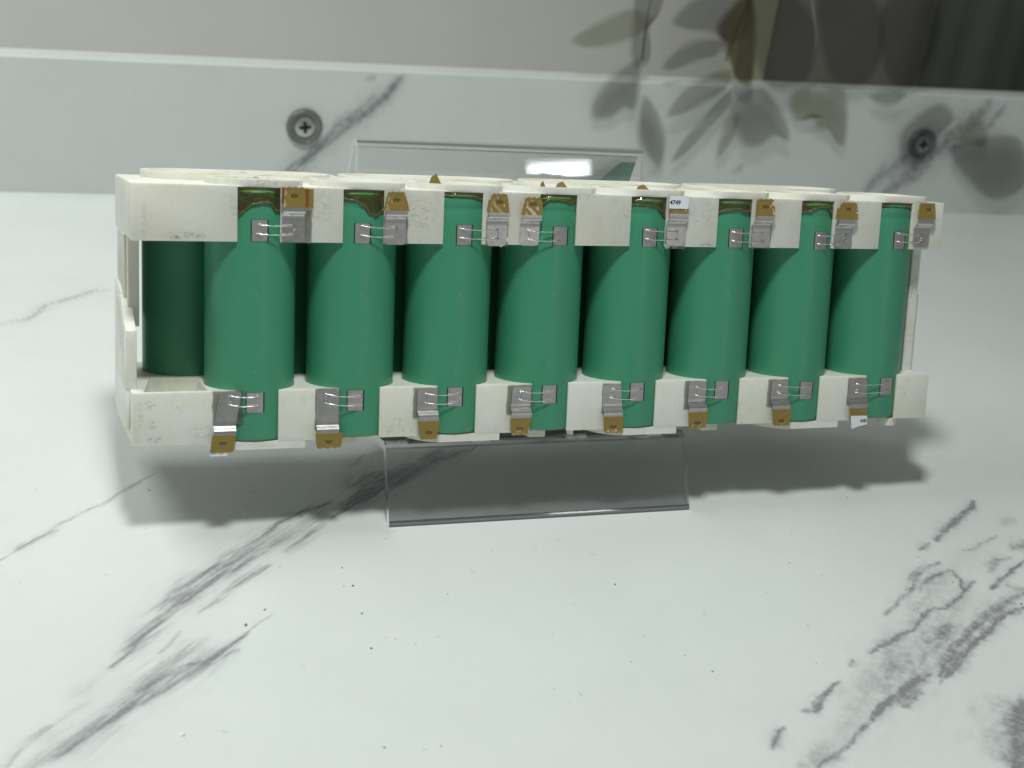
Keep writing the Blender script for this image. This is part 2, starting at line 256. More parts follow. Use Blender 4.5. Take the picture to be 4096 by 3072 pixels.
SPECKS= [(4.1, 22.1, 2.5), (1.3, 15.1, 1.5), (-2.4, 10.7, 1.8), (-0.0, 7.1, 1.8), (22.2, -23.0, 3.5), (23.2, -32.5, 4.5), (20.7, -32.4, 2), (22.6, -46.2, 4), (4.7, -20.4, 2), (21.4, -62.2, 4), (48.9, -40.0, 2), (38.7, -8.9, 2), (69.1, -19.5, 1.5), (26.3, -58.2, 1.5), (28.8, -58.9, 1.8), (16.1, 7.0, 2.5), (18.8, 9.8, 2), (15.1, -101.5, 3), (28.8, -103.3, 2.5), (-26.7, 26.9, 3), (100.1, -41.7, 3.5), (89.6, -78.5, 2), (110.6, -86.0, 3), (189.7, -66.3, 2.2), (207.6, -39.5, 2), (210.3, -54.9, 2.2), (225.9, -68.9, 4), (161.3, -37.4, 2.5), (171.4, -20.9, 2), (204.6, -0.6, 2.5), (145.4, -52.1, 1.5), (64.4, -86.4, 1.5), (142.4, -87.0, 1.5), (106.1, -77.9, 2), (168.3, -45.5, 1.5), (83.7, -50.3, 1.5), (91.6, -16.0, 1.5), (-64.9, -19.5, 1.5), (-59.6, 30.9, 1.5), (33.6, -62.2, 1.5)]
LEAF_REFLECTIONS= [(0,1,[(204.8,88.1),(213.8,95.5),(225.0,102.2),(235.8,106.0),(245.0,102.1),(243.4,95.3),(234.1,89.5),(223.2,86.1),(212.1,84.8)]),(0,0,[(236.3,115.8),(250.3,116.8),(251.0,105.6),(245.5,100.4),(249.6,85.6),(249.3,78.7),(243.4,76.3),(238.5,82.8),(236.6,97.4)]),(0,0,[(243.0,80.9),(245.7,72.5),(246.5,55.2),(240.2,54.5),(233.0,48.7),(223.3,48.6),(221.5,56.3),(226.3,67.7),(234.2,75.6)]),(0,0,[(249.4,62.4),(258.7,53.6),(266.0,40.5),(266.4,25.1),(261.9,26.1),(251.3,37.7),(248.2,50.9)]),(1,0,[(257.9,101.4),(269.0,114.0),(296.2,120.1),(302.4,97.3),(295.5,92.1),(279.7,96.5),(265.2,97.7)]),(1,0,[(256.7,78.1),(264.7,87.9),(275.6,92.8),(290.1,92.6),(287.3,85.2),(275.6,81.3),(262.3,76.0)]),(1,0,[(263.8,53.4),(271.3,66.7),(284.1,75.0),(298.1,77.9),(295.8,68.1),(282.6,58.6),(269.3,52.3)]),(1,0,[(272.3,26.5),(276.7,39.1),(288.2,55.3),(299.1,67.4),(302.1,61.8),(290.7,45.5),(280.5,32.5)]),(1,1,[(299.3,29.4),(297.9,41.7),(300.4,53.6),(307.0,52.8),(306.4,41.6)]),(1,2,[(288.5,109.1),(299.0,118.2),(305.6,101.7),(309.9,73.7),(301.8,72.2),(294.9,81.7),(287.8,92.1),(283.6,100.3)]),(2,0,[(300.5,62.1),(314.6,70.6),(326.8,63.4),(337.8,50.2),(339.9,41.5),(330.8,43.9),(322.1,37.4),(312.5,38.2),(304.9,48.8)]),(2,1,[(335.9,63.8),(344.0,74.3),(365.6,73.2),(372.9,60.9),(376.6,41.7),(371.9,40.3),(365.8,47.6),(356.5,48.2),(351.6,57.2),(343.8,52.0)]),(2,0,[(383.7,68.3),(391.4,73.3),(406.8,71.3),(403.6,65.1),(394.1,63.5)]),(2,0,[(409.9,46.0),(417.2,58.6),(431.3,67.1),(443.4,59.3),(435.2,46.5),(428.6,29.0),(417.7,31.1)]),(2,1,[(447.5,46.9),(456.3,58.6),(466.3,56.2),(469.4,42.9),(457.9,44.6)]),(2,0,[(447.1,42.5),(473.5,49.6),(495.5,46.8),(506.3,22.0),(483.0,11.2),(453.7,30.5)]),(2,0,[(298.5,120.3),(323.0,119.9),(341.8,104.0),(343.2,77.6),(325.0,68.9),(309.9,82.5)]),(2,0,[(342.5,121.3),(373.0,121.3),(387.2,98.0),(380.3,75.0),(359.0,76.2),(345.4,99.9)]),(2,0,[(381.2,119.7),(408.3,125.9),(420.7,102.3),(412.7,74.3),(395.4,78.1),(382.7,100.0)])]
U = {
 1:[(6.65, 69.51), (13.06, 69.63), (6.6, 62.09), (13.11, 62.31), (6.68, 72.12), (12.98, 72.08), (6.96, 77.69), (12.54, 77.74), (6.74, 72.18), (12.98, 72.02), (9.71, 75.35)],
 2:[(6.44, 69.16), (12.66, 69.33), (6.41, 61.99), (12.88, 61.77), (6.4, 71.75), (12.8, 71.82), (6.8, 77.06), (11.53, 77.17), (5.86, 71.68), (13.11, 71.73), (9.33, 74.83)],
 3:[(7.58, 69.18), (13.97, 69.2), (7.65, 62.03), (13.82, 61.64), (7.63, 71.66), (13.84, 71.65), (8.29, 77.2), (12.89, 77.37), (6.93, 71.68), (13.77, 71.8), (10.6, 74.94)],
 4:[(-11.83, 68.57), (-5.69, 68.67), (-11.96, 62.06), (-5.92, 61.97), (-11.92, 71.1), (-5.74, 71.21), (-11.11, 76.52), (-6.03, 76.39), (-12.25, 71.16), (-5.78, 71.21), (-8.69, 74.47)],
 5:[(6.54, 69.25), (12.92, 69.35), (6.6, 62.57), (12.87, 62.48), (6.58, 72.5), (12.76, 72.61), (5.87, 77.87), (12.37, 78.02), (6.4, 72.5), (12.76, 72.61), (9.06, 75.45)],
 6:[(6.72, 69.09), (12.92, 69.67), (6.55, 62.15), (13.16, 62.38), (6.84, 72.1), (13.31, 72.27), (6.69, 77.52), (12.4, 77.8), (6.65, 72.25), (13.49, 72.37), (9.87, 75.29)],
 7:[(6.95, 68.73), (13.12, 68.92), (7.28, 62.46), (13.31, 62.63), (7.29, 71.65), (13.53, 71.75), (7.72, 77.15), (13.26, 77.26), (5.96, 71.63), (14.1, 71.86), (10.47, 75.14)],
 8:[(7.22, 69.34), (13.36, 69.43), (7.32, 62.94), (13.6, 63.0), (7.69, 72.16), (13.89, 72.26), (7.69, 77.57), (13.28, 77.69), (7.39, 72.32), (14.12, 72.37), (11.12, 75.5)],
}
LT = {
 1:[(-10.44, 20.07), (-4.21, 19.32), (-12.11, 10.26), (-5.88, 9.61), (-12.33, 7.52), (-6.12, 6.85), (-12.76, 7.89), (-6.06, 6.85), (-13.45, 2.84), (-6.8, 1.98), (-9.78, 5.12)],
 2:[(-12.74, 19.99), (-6.06, 19.83), (-12.63, 9.37), (-5.98, 9.15), (-12.55, 7.05), (-6.24, 6.83), (-13.09, 7.07), (-5.03, 6.69), (-12.63, 2.4), (-5.67, 2.78), (-9.34, 4.49)],
 3:[(-12.29, 19.16), (-6.08, 19.0), (-12.2, 12.76), (-5.88, 12.84), (-12.13, 9.63), (-5.85, 9.66), (-12.39, 9.54), (-5.67, 9.49), (-11.38, 4.18), (-6.51, 4.0), (-8.9, 6.09)],
 4:[(-12.12, 19.27), (-6.05, 18.85), (-12.55, 13.01), (-6.23, 12.76), (-12.74, 9.94), (-6.17, 10.07), (-13.1, 9.88), (-6.24, 9.29), (-12.61, 4.49), (-7.68, 4.07), (-9.99, 6.34)],
 5:[(-12.2, 18.91), (-6.08, 18.94), (-11.91, 11.95), (-5.37, 12.12), (-11.88, 9.08), (-5.66, 9.23), (-12.13, 8.98), (-5.54, 9.12), (-11.43, 4.42), (-5.37, 3.33), (-8.71, 5.9)],
 6:[(-12.34, 19.17), (-5.96, 18.95), (-12.34, 12.6), (-6.29, 12.72), (-12.48, 9.72), (-5.91, 9.63), (-12.55, 9.65), (-5.83, 9.52), (-12.04, 4.58), (-6.3, 4.27), (-9.18, 6.16)],
 7:[(-12.25, 19.02), (-6.08, 18.78), (-12.22, 12.83), (-5.71, 12.83), (-12.01, 9.66), (-5.35, 9.56), (-12.13, 9.66), (-5.35, 9.63), (-11.26, 4.41), (-5.37, 4.11), (-8.58, 5.92)],
 8:[(-12.68, 18.84), (-5.9, 18.56), (-12.65, 12.49), (-5.36, 12.37), (-12.79, 9.32), (-5.71, 9.21), (-12.78, 9.25), (-5.81, 9.04), (-11.32, 2.43), (-5.64, 3.36), (-8.97, 4.79)],
}
PU = {
 1:((-8.6,11.8,62.42,68.29),[(0.8, 67.02, 9.96, 67.02), (-1.6, 64.46, 10.14, 64.44)]),
 2:((-10.7,9.4,62.1,67.83),[(-1.6, 67.13, 9.93, 66.75), (-2.0, 64.42, 9.85, 64.16)]),
 3:((-7.9,13.0,61.99,67.87),[(-2.6, 66.81, 10.97, 66.61), (-3.1, 64.15, 11.08, 63.96)]),
 4:((-6.0,15.2,62.22,67.79),[(2.0, 66.41, -9.48, 66.57), (1.9, 63.6, -9.19, 63.87)]),
 5:((-7.2,14.5,62.13,67.93),[(-2.4, 67.23, 9.98, 67.05), (-2.4, 64.5, 9.99, 64.46)]),
 6:((-7.3,14.7,62.16,68.06),[(-2.6, 67.02, 10.45, 66.97), (-2.7, 64.3, 10.31, 64.15)]),
 7:((-2.5,20.1,61.77,67.52),[(3.2, 66.3, 11.14, 66.99), (2.9, 63.65, 10.81, 64.44)]),
 8:((-1.8,19.1,62.23,67.94),[(4.2, 67.5, 10.26, 67.04), (4.0, 64.75, 10.3, 64.85)]),
}
PL = {
 1:((-13.2,8.5,13.37,19.24),[(4.2, 18.37, -7.69, 18.51), (3.9, 15.7, -7.96, 15.93)]),
 2:((-15.6,5.1,13.15,19.18),[(4.1, 17.57, -10.02, 18.32), (4.1, 14.89, -9.97, 15.66)]),
 3:((-12.7,7.6,13.59,19.34),[(3.8, 17.63, -9.59, 17.57), (3.9, 14.98, -9.61, 14.88)]),
 4:((-11.0,9.6,13.58,19.3),[(4.3, 17.48, -9.49, 17.62), (4.4, 14.81, -9.8, 15.01)]),
 5:((-12.8,8.0,13.55,19.33),[(3.3, 17.34, -8.97, 17.55), (2.4, 14.68, -9.48, 14.82)]),
 6:((-13.0,7.8,13.42,19.26),[(1.7, 17.09, -9.71, 17.48), (1.6, 14.58, -9.72, 14.92)]),
 7:((-7.1,14.7,12.54,18.36),[(9.0, 16.93, -9.58, 17.44), (9.4, 14.26, -9.66, 14.77)]),
 8:((-2.9,20.4,13.08,18.87),[(12.4, 17.5, -9.86, 17.02), (11.8, 14.72, -9.98, 14.26)]),
}

# ------------------------------------------------------------------ the setting: shelf, board at the back, wall
def strands(veins, seed):
    q = np.random.default_rng(seed); out = list(veins)
    for pts, w, s in veins:
        P = np.array(pts, float)
        if len(P) < 3 or w < 0.3: continue
        for _ in range(5):
            off = q.normal(0, 0.9)*w; a = q.uniform(0, 0.6); b_ = a+q.uniform(0.25, 0.6); n = 6; T = np.linspace(a, min(b_, 1), n)*(len(P)-1); i = np.minimum(T.astype(int), len(P)-2); f = (T-i)[:, None]
            X = P[i]*(1-f)+P[i+1]*f; d = P[i+1]-P[i]; d = d/np.linalg.norm(d, axis=1)[:, None]; nrm = np.stack([-d[:, 1], d[:, 0]], 1); X = X+nrm*(off+np.linspace(-.3, .3, n)[:, None]*w*q.normal())
            out.append((X, w*q.uniform(.08, .2), s*q.uniform(.4, .9)))
    return out
def vein_field(px, py, veins, seed, wob=1.0, streak=1.0):
    sh = px.shape; x = px.ravel().copy(); y = py.ravel().copy(); out = np.zeros_like(x)
    wob = wob*(0.45+0.55*np.clip((x-60)/60, 0, 1)); gr = np.clip((x-60)/60, 0, 1)
    dx = (fbm(x*0.16, y*0.16, seed, 5)-0.48)*3.2*wob+(fbm(x*0.9, y*0.9, seed+9, 3)-0.44)*1.0*wob*wob
    dy = (fbm(x*0.16, y*0.16, seed+20, 5)-0.48)*3.2*wob+(fbm(x*0.9, y*0.9, seed+31, 3)-0.44)*1.0*wob*wob
    X = x+dx; Y = y+dy
    iso = fbm(x*0.55, y*0.55, seed+63, 5)*1.06; u = (x+0.95*y)*0.72; v = (x-1.05*y)*0.69                       # along and across the run of the veins
    st = fbm(u*0.13, v*1.9, seed+40, 5)*1.05; br = fbm(u*0.12+3, v*0.3, seed+50, 3)
    st = st*(1-0.75*gr)+iso*0.75*gr
    for pts, w, s in veins:
        P = np.array(pts, float); pad = 6*w+4
        msk = (X > P[:, 0].min()-pad) & (X < P[:, 0].max()+pad) & (Y > P[:, 1].min()-pad) & (Y < P[:, 1].max()+pad)
        idx = np.nonzero(msk)[0]
        if len(idx) == 0: continue
        xx = X[idx]; yy = Y[idx]; best = np.full(len(idx), 1e9); tt = np.zeros(len(idx)); n = len(P)-1
        for i in range(n):
            a = P[i]; d = P[i+1]-a; L2 = d@d; t = np.clip(((xx-a[0])*d[0]+(yy-a[1])*d[1])/L2, 0, 1)
            q = (xx-a[0]-t*d[0])**2+(yy-a[1]-t*d[1])**2; b = q < best; best[b] = q[b]; tt[b] = (i+t[b])/n
        dist = np.sqrt(best); w2 = w*1.75+0.12
        taper = 0.35+0.65*np.clip(np.minimum(tt, 1-tt)*5+0.15, 0, 1)
        wv = w2*(0.45+1.1*br[idx])*taper
        core = np.exp(-(dist/(wv*1.05))**2)*np.clip(0.62+0.22*gr[idx]+(2.2-0.9*gr[idx])*(st[idx]-0.45), 0.10, 1.15)*1.15
        halo = 0.5*np.exp(-(dist/(wv*2.6))**2)*np.clip(2.6*st[idx]-0.55, 0.05, 1.4)
        a = s*(core+halo); out[idx] = 1-(1-out[idx])*(1-np.clip(a, 0, 0.95))
    return np.clip(out*1.12, 0, 1).reshape(sh)
def grid_obj(name, us, vs, field, place, material, smooth=True):
    U, V = np.meshgrid(us, vs); F = field(U, V); n = U.size; nu, nv = len(us), len(vs)
    co = place(U.ravel(), V.ravel())*S
    me = bpy.data.meshes.new(name); me.vertices.add(n); me.vertices.foreach_set('co', co.ravel())
    i = np.arange(n).reshape(nv, nu); q = np.stack([i[:-1, :-1], i[:-1, 1:], i[1:, 1:], i[1:, :-1]], -1).reshape(-1, 4)
    me.loops.add(q.size); me.loops.foreach_set('vertex_index', q.ravel().astype(np.int32)); me.polygons.add(len(q))
    me.polygons.foreach_set('loop_start', np.arange(0, q.size, 4, dtype=np.int32)); me.update(calc_edges=True)
    at = me.attributes.new('vein', 'FLOAT', 'POINT'); at.data.foreach_set('value', F.ravel().astype(np.float32)); me.materials.append(material)
    o = bpy.data.objects.new(name, me); COL.objects.link(o); return o
def axis(segs): return np.unique(np.concatenate([np.arange(a, b, st) for a, b, st in segs]))
xs = axis([(-900, -100, 80), (-100, -78, 2), (-78, 262, 0.55), (262, 300, 4), (300, 1401, 100)])
ys = axis([(-500, -145, 40), (-145, 62, 0.55), (62, 120, 2), (120, 195, 2), (195, 311, 20)])
ys = np.append(ys, 560.0)
grid_obj('shelf', xs, ys, lambda U, V: vein_field(U, V, strands(VEINS, 5), 3), lambda u, v: np.stack([u, v, 0*u], 1), M_SHELF)
shelf = bpy.data.objects['shelf']; tag(shelf, 'white marble-look shelf with grey veins under the battery pack', None, None, 'structure')
# skirt that gives the shelf its thickness
slab = MB(); slab.box(-900, 1400, -500, 560, -24, -1.2); sl = slab.obj('shelf_slab', M_SHELF, shelf)

SD = 312.12
def ztop(x): return 63.9+0.0121*(x+65)
us = axis([(-600, -80, 40), (-80, 500, 0.9), (500, 900, 40)]); vs = np.linspace(0, 1, 84)
brd = grid_obj('marble_upstand', us, vs, lambda U, V: vein_field(U, V*ztop(U), SVEINS, 71, 0.7), lambda u, v: np.stack([u, np.full_like(u, SD), v*(ztop(u)-0.8)+0.05], 1), M_STRIP)
t = MB(); tx = list(np.arange(-600, 861, 20.0))
for a, b in zip(tx[:-1], tx[1:]):
    za, zb = ztop(a), ztop(b)
    t.add([(a, SD, za-.8), (b, SD, zb-.8), (b, SD+.9, zb), (a, SD+.9, za), (b, SD+14, zb), (a, SD+14, za), (b, SD+14, 0), (a, SD+14, 0)], [(0, 1, 2, 3), (3, 2, 4, 5), (5, 4, 6, 7)])
te = t.obj('top_edge', M_STRIP, brd)
tag(brd, 'white marble-look board standing upright along the back of the shelf', 'upstand board')
wall = MB(); wall.box(-900, 1400, 520, 540, -30, 700)
M_WALL = simple('beige_wall', (0.57, 0.56, 0.525), 0.7, bumpsc=8, var=0.06)
tag(wall.obj('wall', M_WALL), 'plain beige wall beyond the marble board', None, None, 'structure')
M_BROWN = simple('brown_board', (0.165, 0.15, 0.135), 0.5, bumpsc=14, var=0.25)
M_OLIVE = simple('olive_post', (0.31, 0.32, 0.215), 0.6, bumpsc=12, var=0.2)
M_DKGR = simple('dark_green_cloth', (0.075, 0.08, 0.066), 0.9, bumpsc=9, var=0.35)
b = MB(); b.box(398, 640, 452, 462, -1, 330)
tag(b.obj('brown_panel', M_BROWN), 'brown-grey panel standing behind the marble board', 'panel')
b = MB(); b.prism([(377, 446), (399, 446), (399, 462), (377, 462)], -1, 330)
tag(b.obj('olive_post', M_OLIVE), 'olive green upright post at the edge of the brown panel', 'post')
b = MB(); N_ = 46; pr = [(512+i*5.5, 440+2.0*math.sin(i*0.45)+0.8*math.sin(i*1.3)) for i in range(N_)]
b.prism(pr+[(p[0], p[1]+2) for p in reversed(pr)], -1, 330)
tag(b.obj('dark_curtain', M_DKGR, smooth=False), 'dark green curtain in folds beside the brown panel', 'curtain')

# screws through cup washers in the board
M_CUP = film('clear_cup_plastic', (0.60, 0.62, 0.61), 1.0, 0.1, (0.32, 0.33, 0.32), 0.45)
M_CUPR = simple('cup_rim', (0.13, 0.13, 0.125), 0.3)
for (x, z, full, lab) in ((74.5, 36.8, True, 'cross-head screw in a round clear cup washer beside the grey vein, above the pack'), (431.5, 41.0, False, 'cross-head screw in a clear cup washer sitting in the grey vein under the leaves')):
    r = empty('screw', (x, SD-0.1, z), math.pi/2); tag(r, lab, 'screw', 'screws in the marble board')
    c = MB(); c.lathe([(3.0, 0.05), (8.4, 0.05), (8.6, 0.8), (8.2, 2.0), (7.4, 2.5), (6.7, 2.2), (5.4, 1.1), (3.0, 0.8)], 0, 0, 48, 0)
    cu = c.obj('cup_washer', [M_CUP], r, True)
    e = MB(); e.lathe([(7.3, 2.45), (8.0, 2.3), (8.55, 1.2), (8.7, 0.1), (8.9, 0.1), (8.8, 1.3), (8.2, 2.5), (7.5, 2.65), (7.3, 2.45)], 0, 0, 48); e.obj('rim', [M_CUPR], cu, True)
    h = MB(); h.lathe([(0, 0.4), (5.2, 0.4), (5.2, 1.3), (4.9, 1.9), (3.6, 2.3), (1.8, 2.5), (0, 2.55)], 0, 0, 48); ho = h.obj('screw_head', [M_SCREW, M_BLACK], r)
    k = MB()
    for a in (0.12, 0.12+math.pi/2):
        ca, sa = math.cos(a), math.sin(a); L, w = 2.9, 0.85
        P4 = [(-L, -w), (L, -w), (L, w), (-L, w)]; k2 = MB(); k2.prism([(p[0]*ca-p[1]*sa, p[0]*sa+p[1]*ca) for p in P4], 0.9, 6, 1)  # cross recess faces coloured black for the shade inside
        cutter = k2.obj('cutter', [M_SCREW, M_BLACK]); cutter.parent = r; bpy.context.view_layer.update(); cut(ho, [cutter])
    smooth_by_angle(ho)
# ------------------------------------------------------------------ plant reflection on the board, built as translucent leaves and stems
LM = [leaf_reflection_mat('grey_green_leaf', (0.72, 0.72, 0.715), (0.055, 0.055, 0.053), 0.24), leaf_reflection_mat('yellowish_leaf', (0.76, 0.765, 0.70), (0.13, 0.13, 0.095), 0.24), leaf_reflection_mat('dark_brown_leaf', (0.42, 0.40, 0.36), (0.075, 0.058, 0.038), 0.50)]
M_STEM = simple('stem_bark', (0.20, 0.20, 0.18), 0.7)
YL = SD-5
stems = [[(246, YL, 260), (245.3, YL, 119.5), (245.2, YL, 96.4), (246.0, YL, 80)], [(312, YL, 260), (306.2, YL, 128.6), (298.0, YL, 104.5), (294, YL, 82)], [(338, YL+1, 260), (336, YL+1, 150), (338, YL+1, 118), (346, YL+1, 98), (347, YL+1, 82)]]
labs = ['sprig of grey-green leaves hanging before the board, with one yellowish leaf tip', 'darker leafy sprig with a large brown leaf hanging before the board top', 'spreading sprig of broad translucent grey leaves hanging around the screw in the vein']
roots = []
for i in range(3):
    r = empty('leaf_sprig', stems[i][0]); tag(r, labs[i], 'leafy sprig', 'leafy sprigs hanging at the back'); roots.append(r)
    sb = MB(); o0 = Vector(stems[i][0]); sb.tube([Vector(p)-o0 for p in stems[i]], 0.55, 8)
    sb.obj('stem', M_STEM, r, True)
def resample(poly, n):                         # closed smooth outline through the given points
    P = np.array(poly, float); m = len(P); out = []
    for k in range(n):
        t_ = k/n*m; i = int(t_) % m; f = t_-int(t_); p0, p1, p2, p3 = P[i-1], P[i], P[(i+1) % m], P[(i+2) % m]
        out.append(0.5*((2*p1)+(-p0+p2)*f+(2*p0-5*p1+4*p2-p3)*f*f+(-p0+3*p1-3*p2+p3)*f**3))
    return np.array(out)
for (s_, c, poly) in LEAF_REFLECTIONS:
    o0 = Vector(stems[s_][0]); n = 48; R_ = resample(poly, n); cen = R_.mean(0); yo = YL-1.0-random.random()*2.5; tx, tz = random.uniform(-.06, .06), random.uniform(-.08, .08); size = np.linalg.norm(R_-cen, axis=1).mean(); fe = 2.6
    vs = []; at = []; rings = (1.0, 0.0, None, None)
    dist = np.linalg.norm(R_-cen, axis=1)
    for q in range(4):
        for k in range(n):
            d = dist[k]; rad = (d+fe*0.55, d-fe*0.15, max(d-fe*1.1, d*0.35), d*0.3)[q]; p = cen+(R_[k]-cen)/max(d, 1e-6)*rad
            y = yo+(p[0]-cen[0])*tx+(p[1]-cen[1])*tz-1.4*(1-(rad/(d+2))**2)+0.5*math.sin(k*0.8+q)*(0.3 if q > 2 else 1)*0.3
            vs.append((p[0]-o0.x, y-o0.y, p[1]-o0.z)); at.append((0.0, 0.45, 1.0, 1.0)[q])  # body falls off at the outline, painting the reflection's blur
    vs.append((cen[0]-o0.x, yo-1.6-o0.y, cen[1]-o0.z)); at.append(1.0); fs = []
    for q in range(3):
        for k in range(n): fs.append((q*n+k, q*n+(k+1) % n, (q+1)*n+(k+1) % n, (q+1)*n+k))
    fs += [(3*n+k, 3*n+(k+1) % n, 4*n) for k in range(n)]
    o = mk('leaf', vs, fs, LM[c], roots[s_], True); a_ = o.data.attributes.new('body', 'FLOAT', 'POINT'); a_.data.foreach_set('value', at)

# ------------------------------------------------------------------ acrylic stand: one bent sheet
def arc_path(pts, rad, skip=()):                       # round the corners of a polyline in (y, z)
    out = [Vector(pts[0])]
    for i in range(1, len(pts)-1):
        if i in skip: out.append(Vector(pts[i])); continue
        p = Vector(pts[i]); a = (Vector(pts[i-1])-p).normalized(); b_ = (Vector(pts[i+1])-p).normalized(); ang = a.angle(b_); d = rad/math.tan(ang/2)
        s, e = p+a*d, p+b_*d; c = p+(a+b_).normalized()*(rad/math.sin(ang/2)); n = 10; out.append(s+a*0.15)
        for k in range(n+1):
            t_ = k/n; v = (s-c).lerp(e-c, t_).normalized()*rad; out.append(c+v)
        out.append(e+b_*0.15)
    out.append(Vector(pts[-1])); return out
ca, sa = math.cos(math.radians(15)), math.sin(math.radians(15)); OZ = 24.466
def m2w(y, z): return (y*ca+z*sa, OZ-y*sa+z*ca)
path = arc_path([(-1.6, 0.0), (-1.05, 1.23), m2w(11.2, -0.6), m2w(54.6, -0.6), m2w(54.6, 96.6), (114, 0.0)], 2.9, skip=(1,))
def offset(path, d):
    out = []
    for i, p in enumerate(path):
        t_ = (path[min(i+1, len(path)-1)]-path[max(i-1, 0)]).normalized(); out.append(p+Vector((-t_.y, t_.x))*d)
    return out
th = 1.25; A = offset(path, th); Bk = offset(path, -th); X0, X1 = 41.2, 142.8
for P_ in (A, Bk):
    P_[0].y = 0.1; P_[-1].y = 0.1
vs = []; n = len(path)
for x in (X0, X1):
    vs += [(x, p.x, p.y) for p in A]+[(x, p.x, p.y) for p in Bk]
fs = []; fm = []
for i in range(n-1):
    hot = path[i].y > 97.2 or (path[i].y > 20.2 and path[i].x < 13.5); foot = i == 0; fs.append((i, i+1, 2*n+i+1, 2*n+i)); fm.append(2 if hot else (3 if foot else 0)); fs.append((n+i+1, n+i, 3*n+i, 3*n+i+1)); fm.append(2 if hot else (3 if foot else 0))
    fs.append((i+1, i, n+i, n+i+1)); fm.append(1); fs.append((2*n+i, 2*n+i+1, 3*n+i+1, 3*n+i)); fm.append(1)
fs += [(0, 2*n, 3*n, n), (n-1, 2*n-1, 4*n-1, 3*n-1)]; fm += [1, 1]
st = mk('acrylic_stand', vs, fs, [M_ACRYL, M_ACEDGE, M_ACBEND, M_ACFOOT], None, False, fm); smooth_by_angle(st, 40)
tag(st, 'clear bent acrylic stand holding up the battery pack', 'display stand')

# ------------------------------------------------------------------ the battery pack
PK = empty('battery_pack', (0, 0, OZ), -math.radians(15))
tag(PK, 'leaning row of green cylindrical cells held between two white plastic holders with soldered tabs', 'battery pack')
YC, YB, RC = 12.4, 38.4, 13.0
front = [(k*30.0, YC) for k in range(8)]; back = [(-15+k*30.0, YB) for k in range(8)]
def join_into(o, mb):
    me2 = bpy.data.meshes.new('tmp'); me2.from_pydata([(v[0]*S, v[1]*S, v[2]*S) for v in mb.v], [], mb.f); bm = bmesh.new(); bm.from_mesh(o.data); bm.from_mesh(me2); bm.to_mesh(o.data); bm.free(); bpy.data.meshes.remove(me2)
def cyl_cutter(z0, z1, r):
    a = MB(); b_ = MB()
    for c in front: a.prism(circ(*c, r, 56), z0, z1)
    for c in back: b_.prism(circ(*c, r, 56), z0, z1)
    return [a.obj('cutter', M_DARK), b_.obj('cutter', M_DARK)]
def notch_cutter(z0, z1, hl, hr):
    a = MB()
    for c in front: a.box(c[0]-hl, c[0]+hr, -6, YC-2, z0, z1)
    return a.obj('cutter', M_DARK)
# upper holder
u = MB(); u.prism([(-34.5, 0), (228.5, 0), (228.5, 17), (222, 30), (209.5, 51.4), (-34.5, 51.4)], 62.16, 77.75)
uh = u.obj('upper_holder', [M_HOLD_U])
cut(uh, cyl_cutter(55, 77.2, 13.12)+[notch_cutter(55, 77.35, 5.75, 6.25)])
bevel(uh, 0.3, 2, 50)
rim = MB()
def dshape(cx, cy, r, xr):
    o = []; i_ = []
    for k in range(44):
        a = 2*math.pi*k/44; x, y = math.cos(a), math.sin(a)
        if x > 0 and y < 0: q = min(xr/max(x, 1e-6), 12.4/max(-y, 1e-6)); px_, py_ = x*q, y*q
        else: px_, py_ = x*(r if x <= 0 else (xr if y < .3 else r)), y*r
        o.append((cx+px_, max(cy+py_, -0.05))); i_.append((cx+x*10.8, cy+y*10.8))
    return o, i_
for c in front:
    o_, i_ = dshape(c[0], c[1], 13.1, 12.7); rim.ring(o_, i_, 77.6, 79.5)
for k in range(4):
    cx0, cx1 = -15+60*k, 15+60*k
    def stad(r): return circ(cx1, YB, r, 22, -math.pi/2, math.pi/2, True)+circ(cx0, YB, r, 22, math.pi/2, 3*math.pi/2, True)
    rim.ring(stad(13.4), stad(11.4), 77.6, 80.0)
    rim.box(cx1+13.8, cx1+16.5, YB+1, YB+12, 77.6, 79.4)
join_into(uh, rim); smooth_by_angle(uh, 30); uh.parent = PK
# lower holder
l = MB(); l.prism([(-34.5, 0), (229, 0), (229, 18), (222, 30), (209.5, 51.4), (-34.5, 51.4)], 4.68, 19.76)
lh = l.obj('lower_holder', [M_HOLD_L])
cav = MB(); cav.prism([(-31.2, 1.7), (-13.6, 1.7), (-13.6, 22.5), (-27.5, 23.8)], 7.5, 30)
cut(lh, cyl_cutter(-5, 30, 13.12)+[notch_cutter(-5, 30, 5.9, 6.35), cav.obj('cutter', M_DARK)])
bevel(lh, 0.5, 3, 50)
ex = MB()
for k, c in enumerate(front):
    if k % 2 == 0 and k < 7:
        o_, i_ = dshape(c[0], c[1], 13.4, 15.0); ex.ring(o_, i_, 2.5, 4.75)
for k in range(3): ex.box(24.5+60*k, 30+60*k, 2, 9, 2.6, 4.75)
for x, r in ((13.5, 1.35), (71.5, 1.3), (99, 1.2), (131.5, 1.3), (188, 1.3), (182.5, 1.4), (216, 3.4)): ex.prism(circ(x, 3.6, r*0.9, 16), 2.75 if r < 3 else 2.2, 4.75)
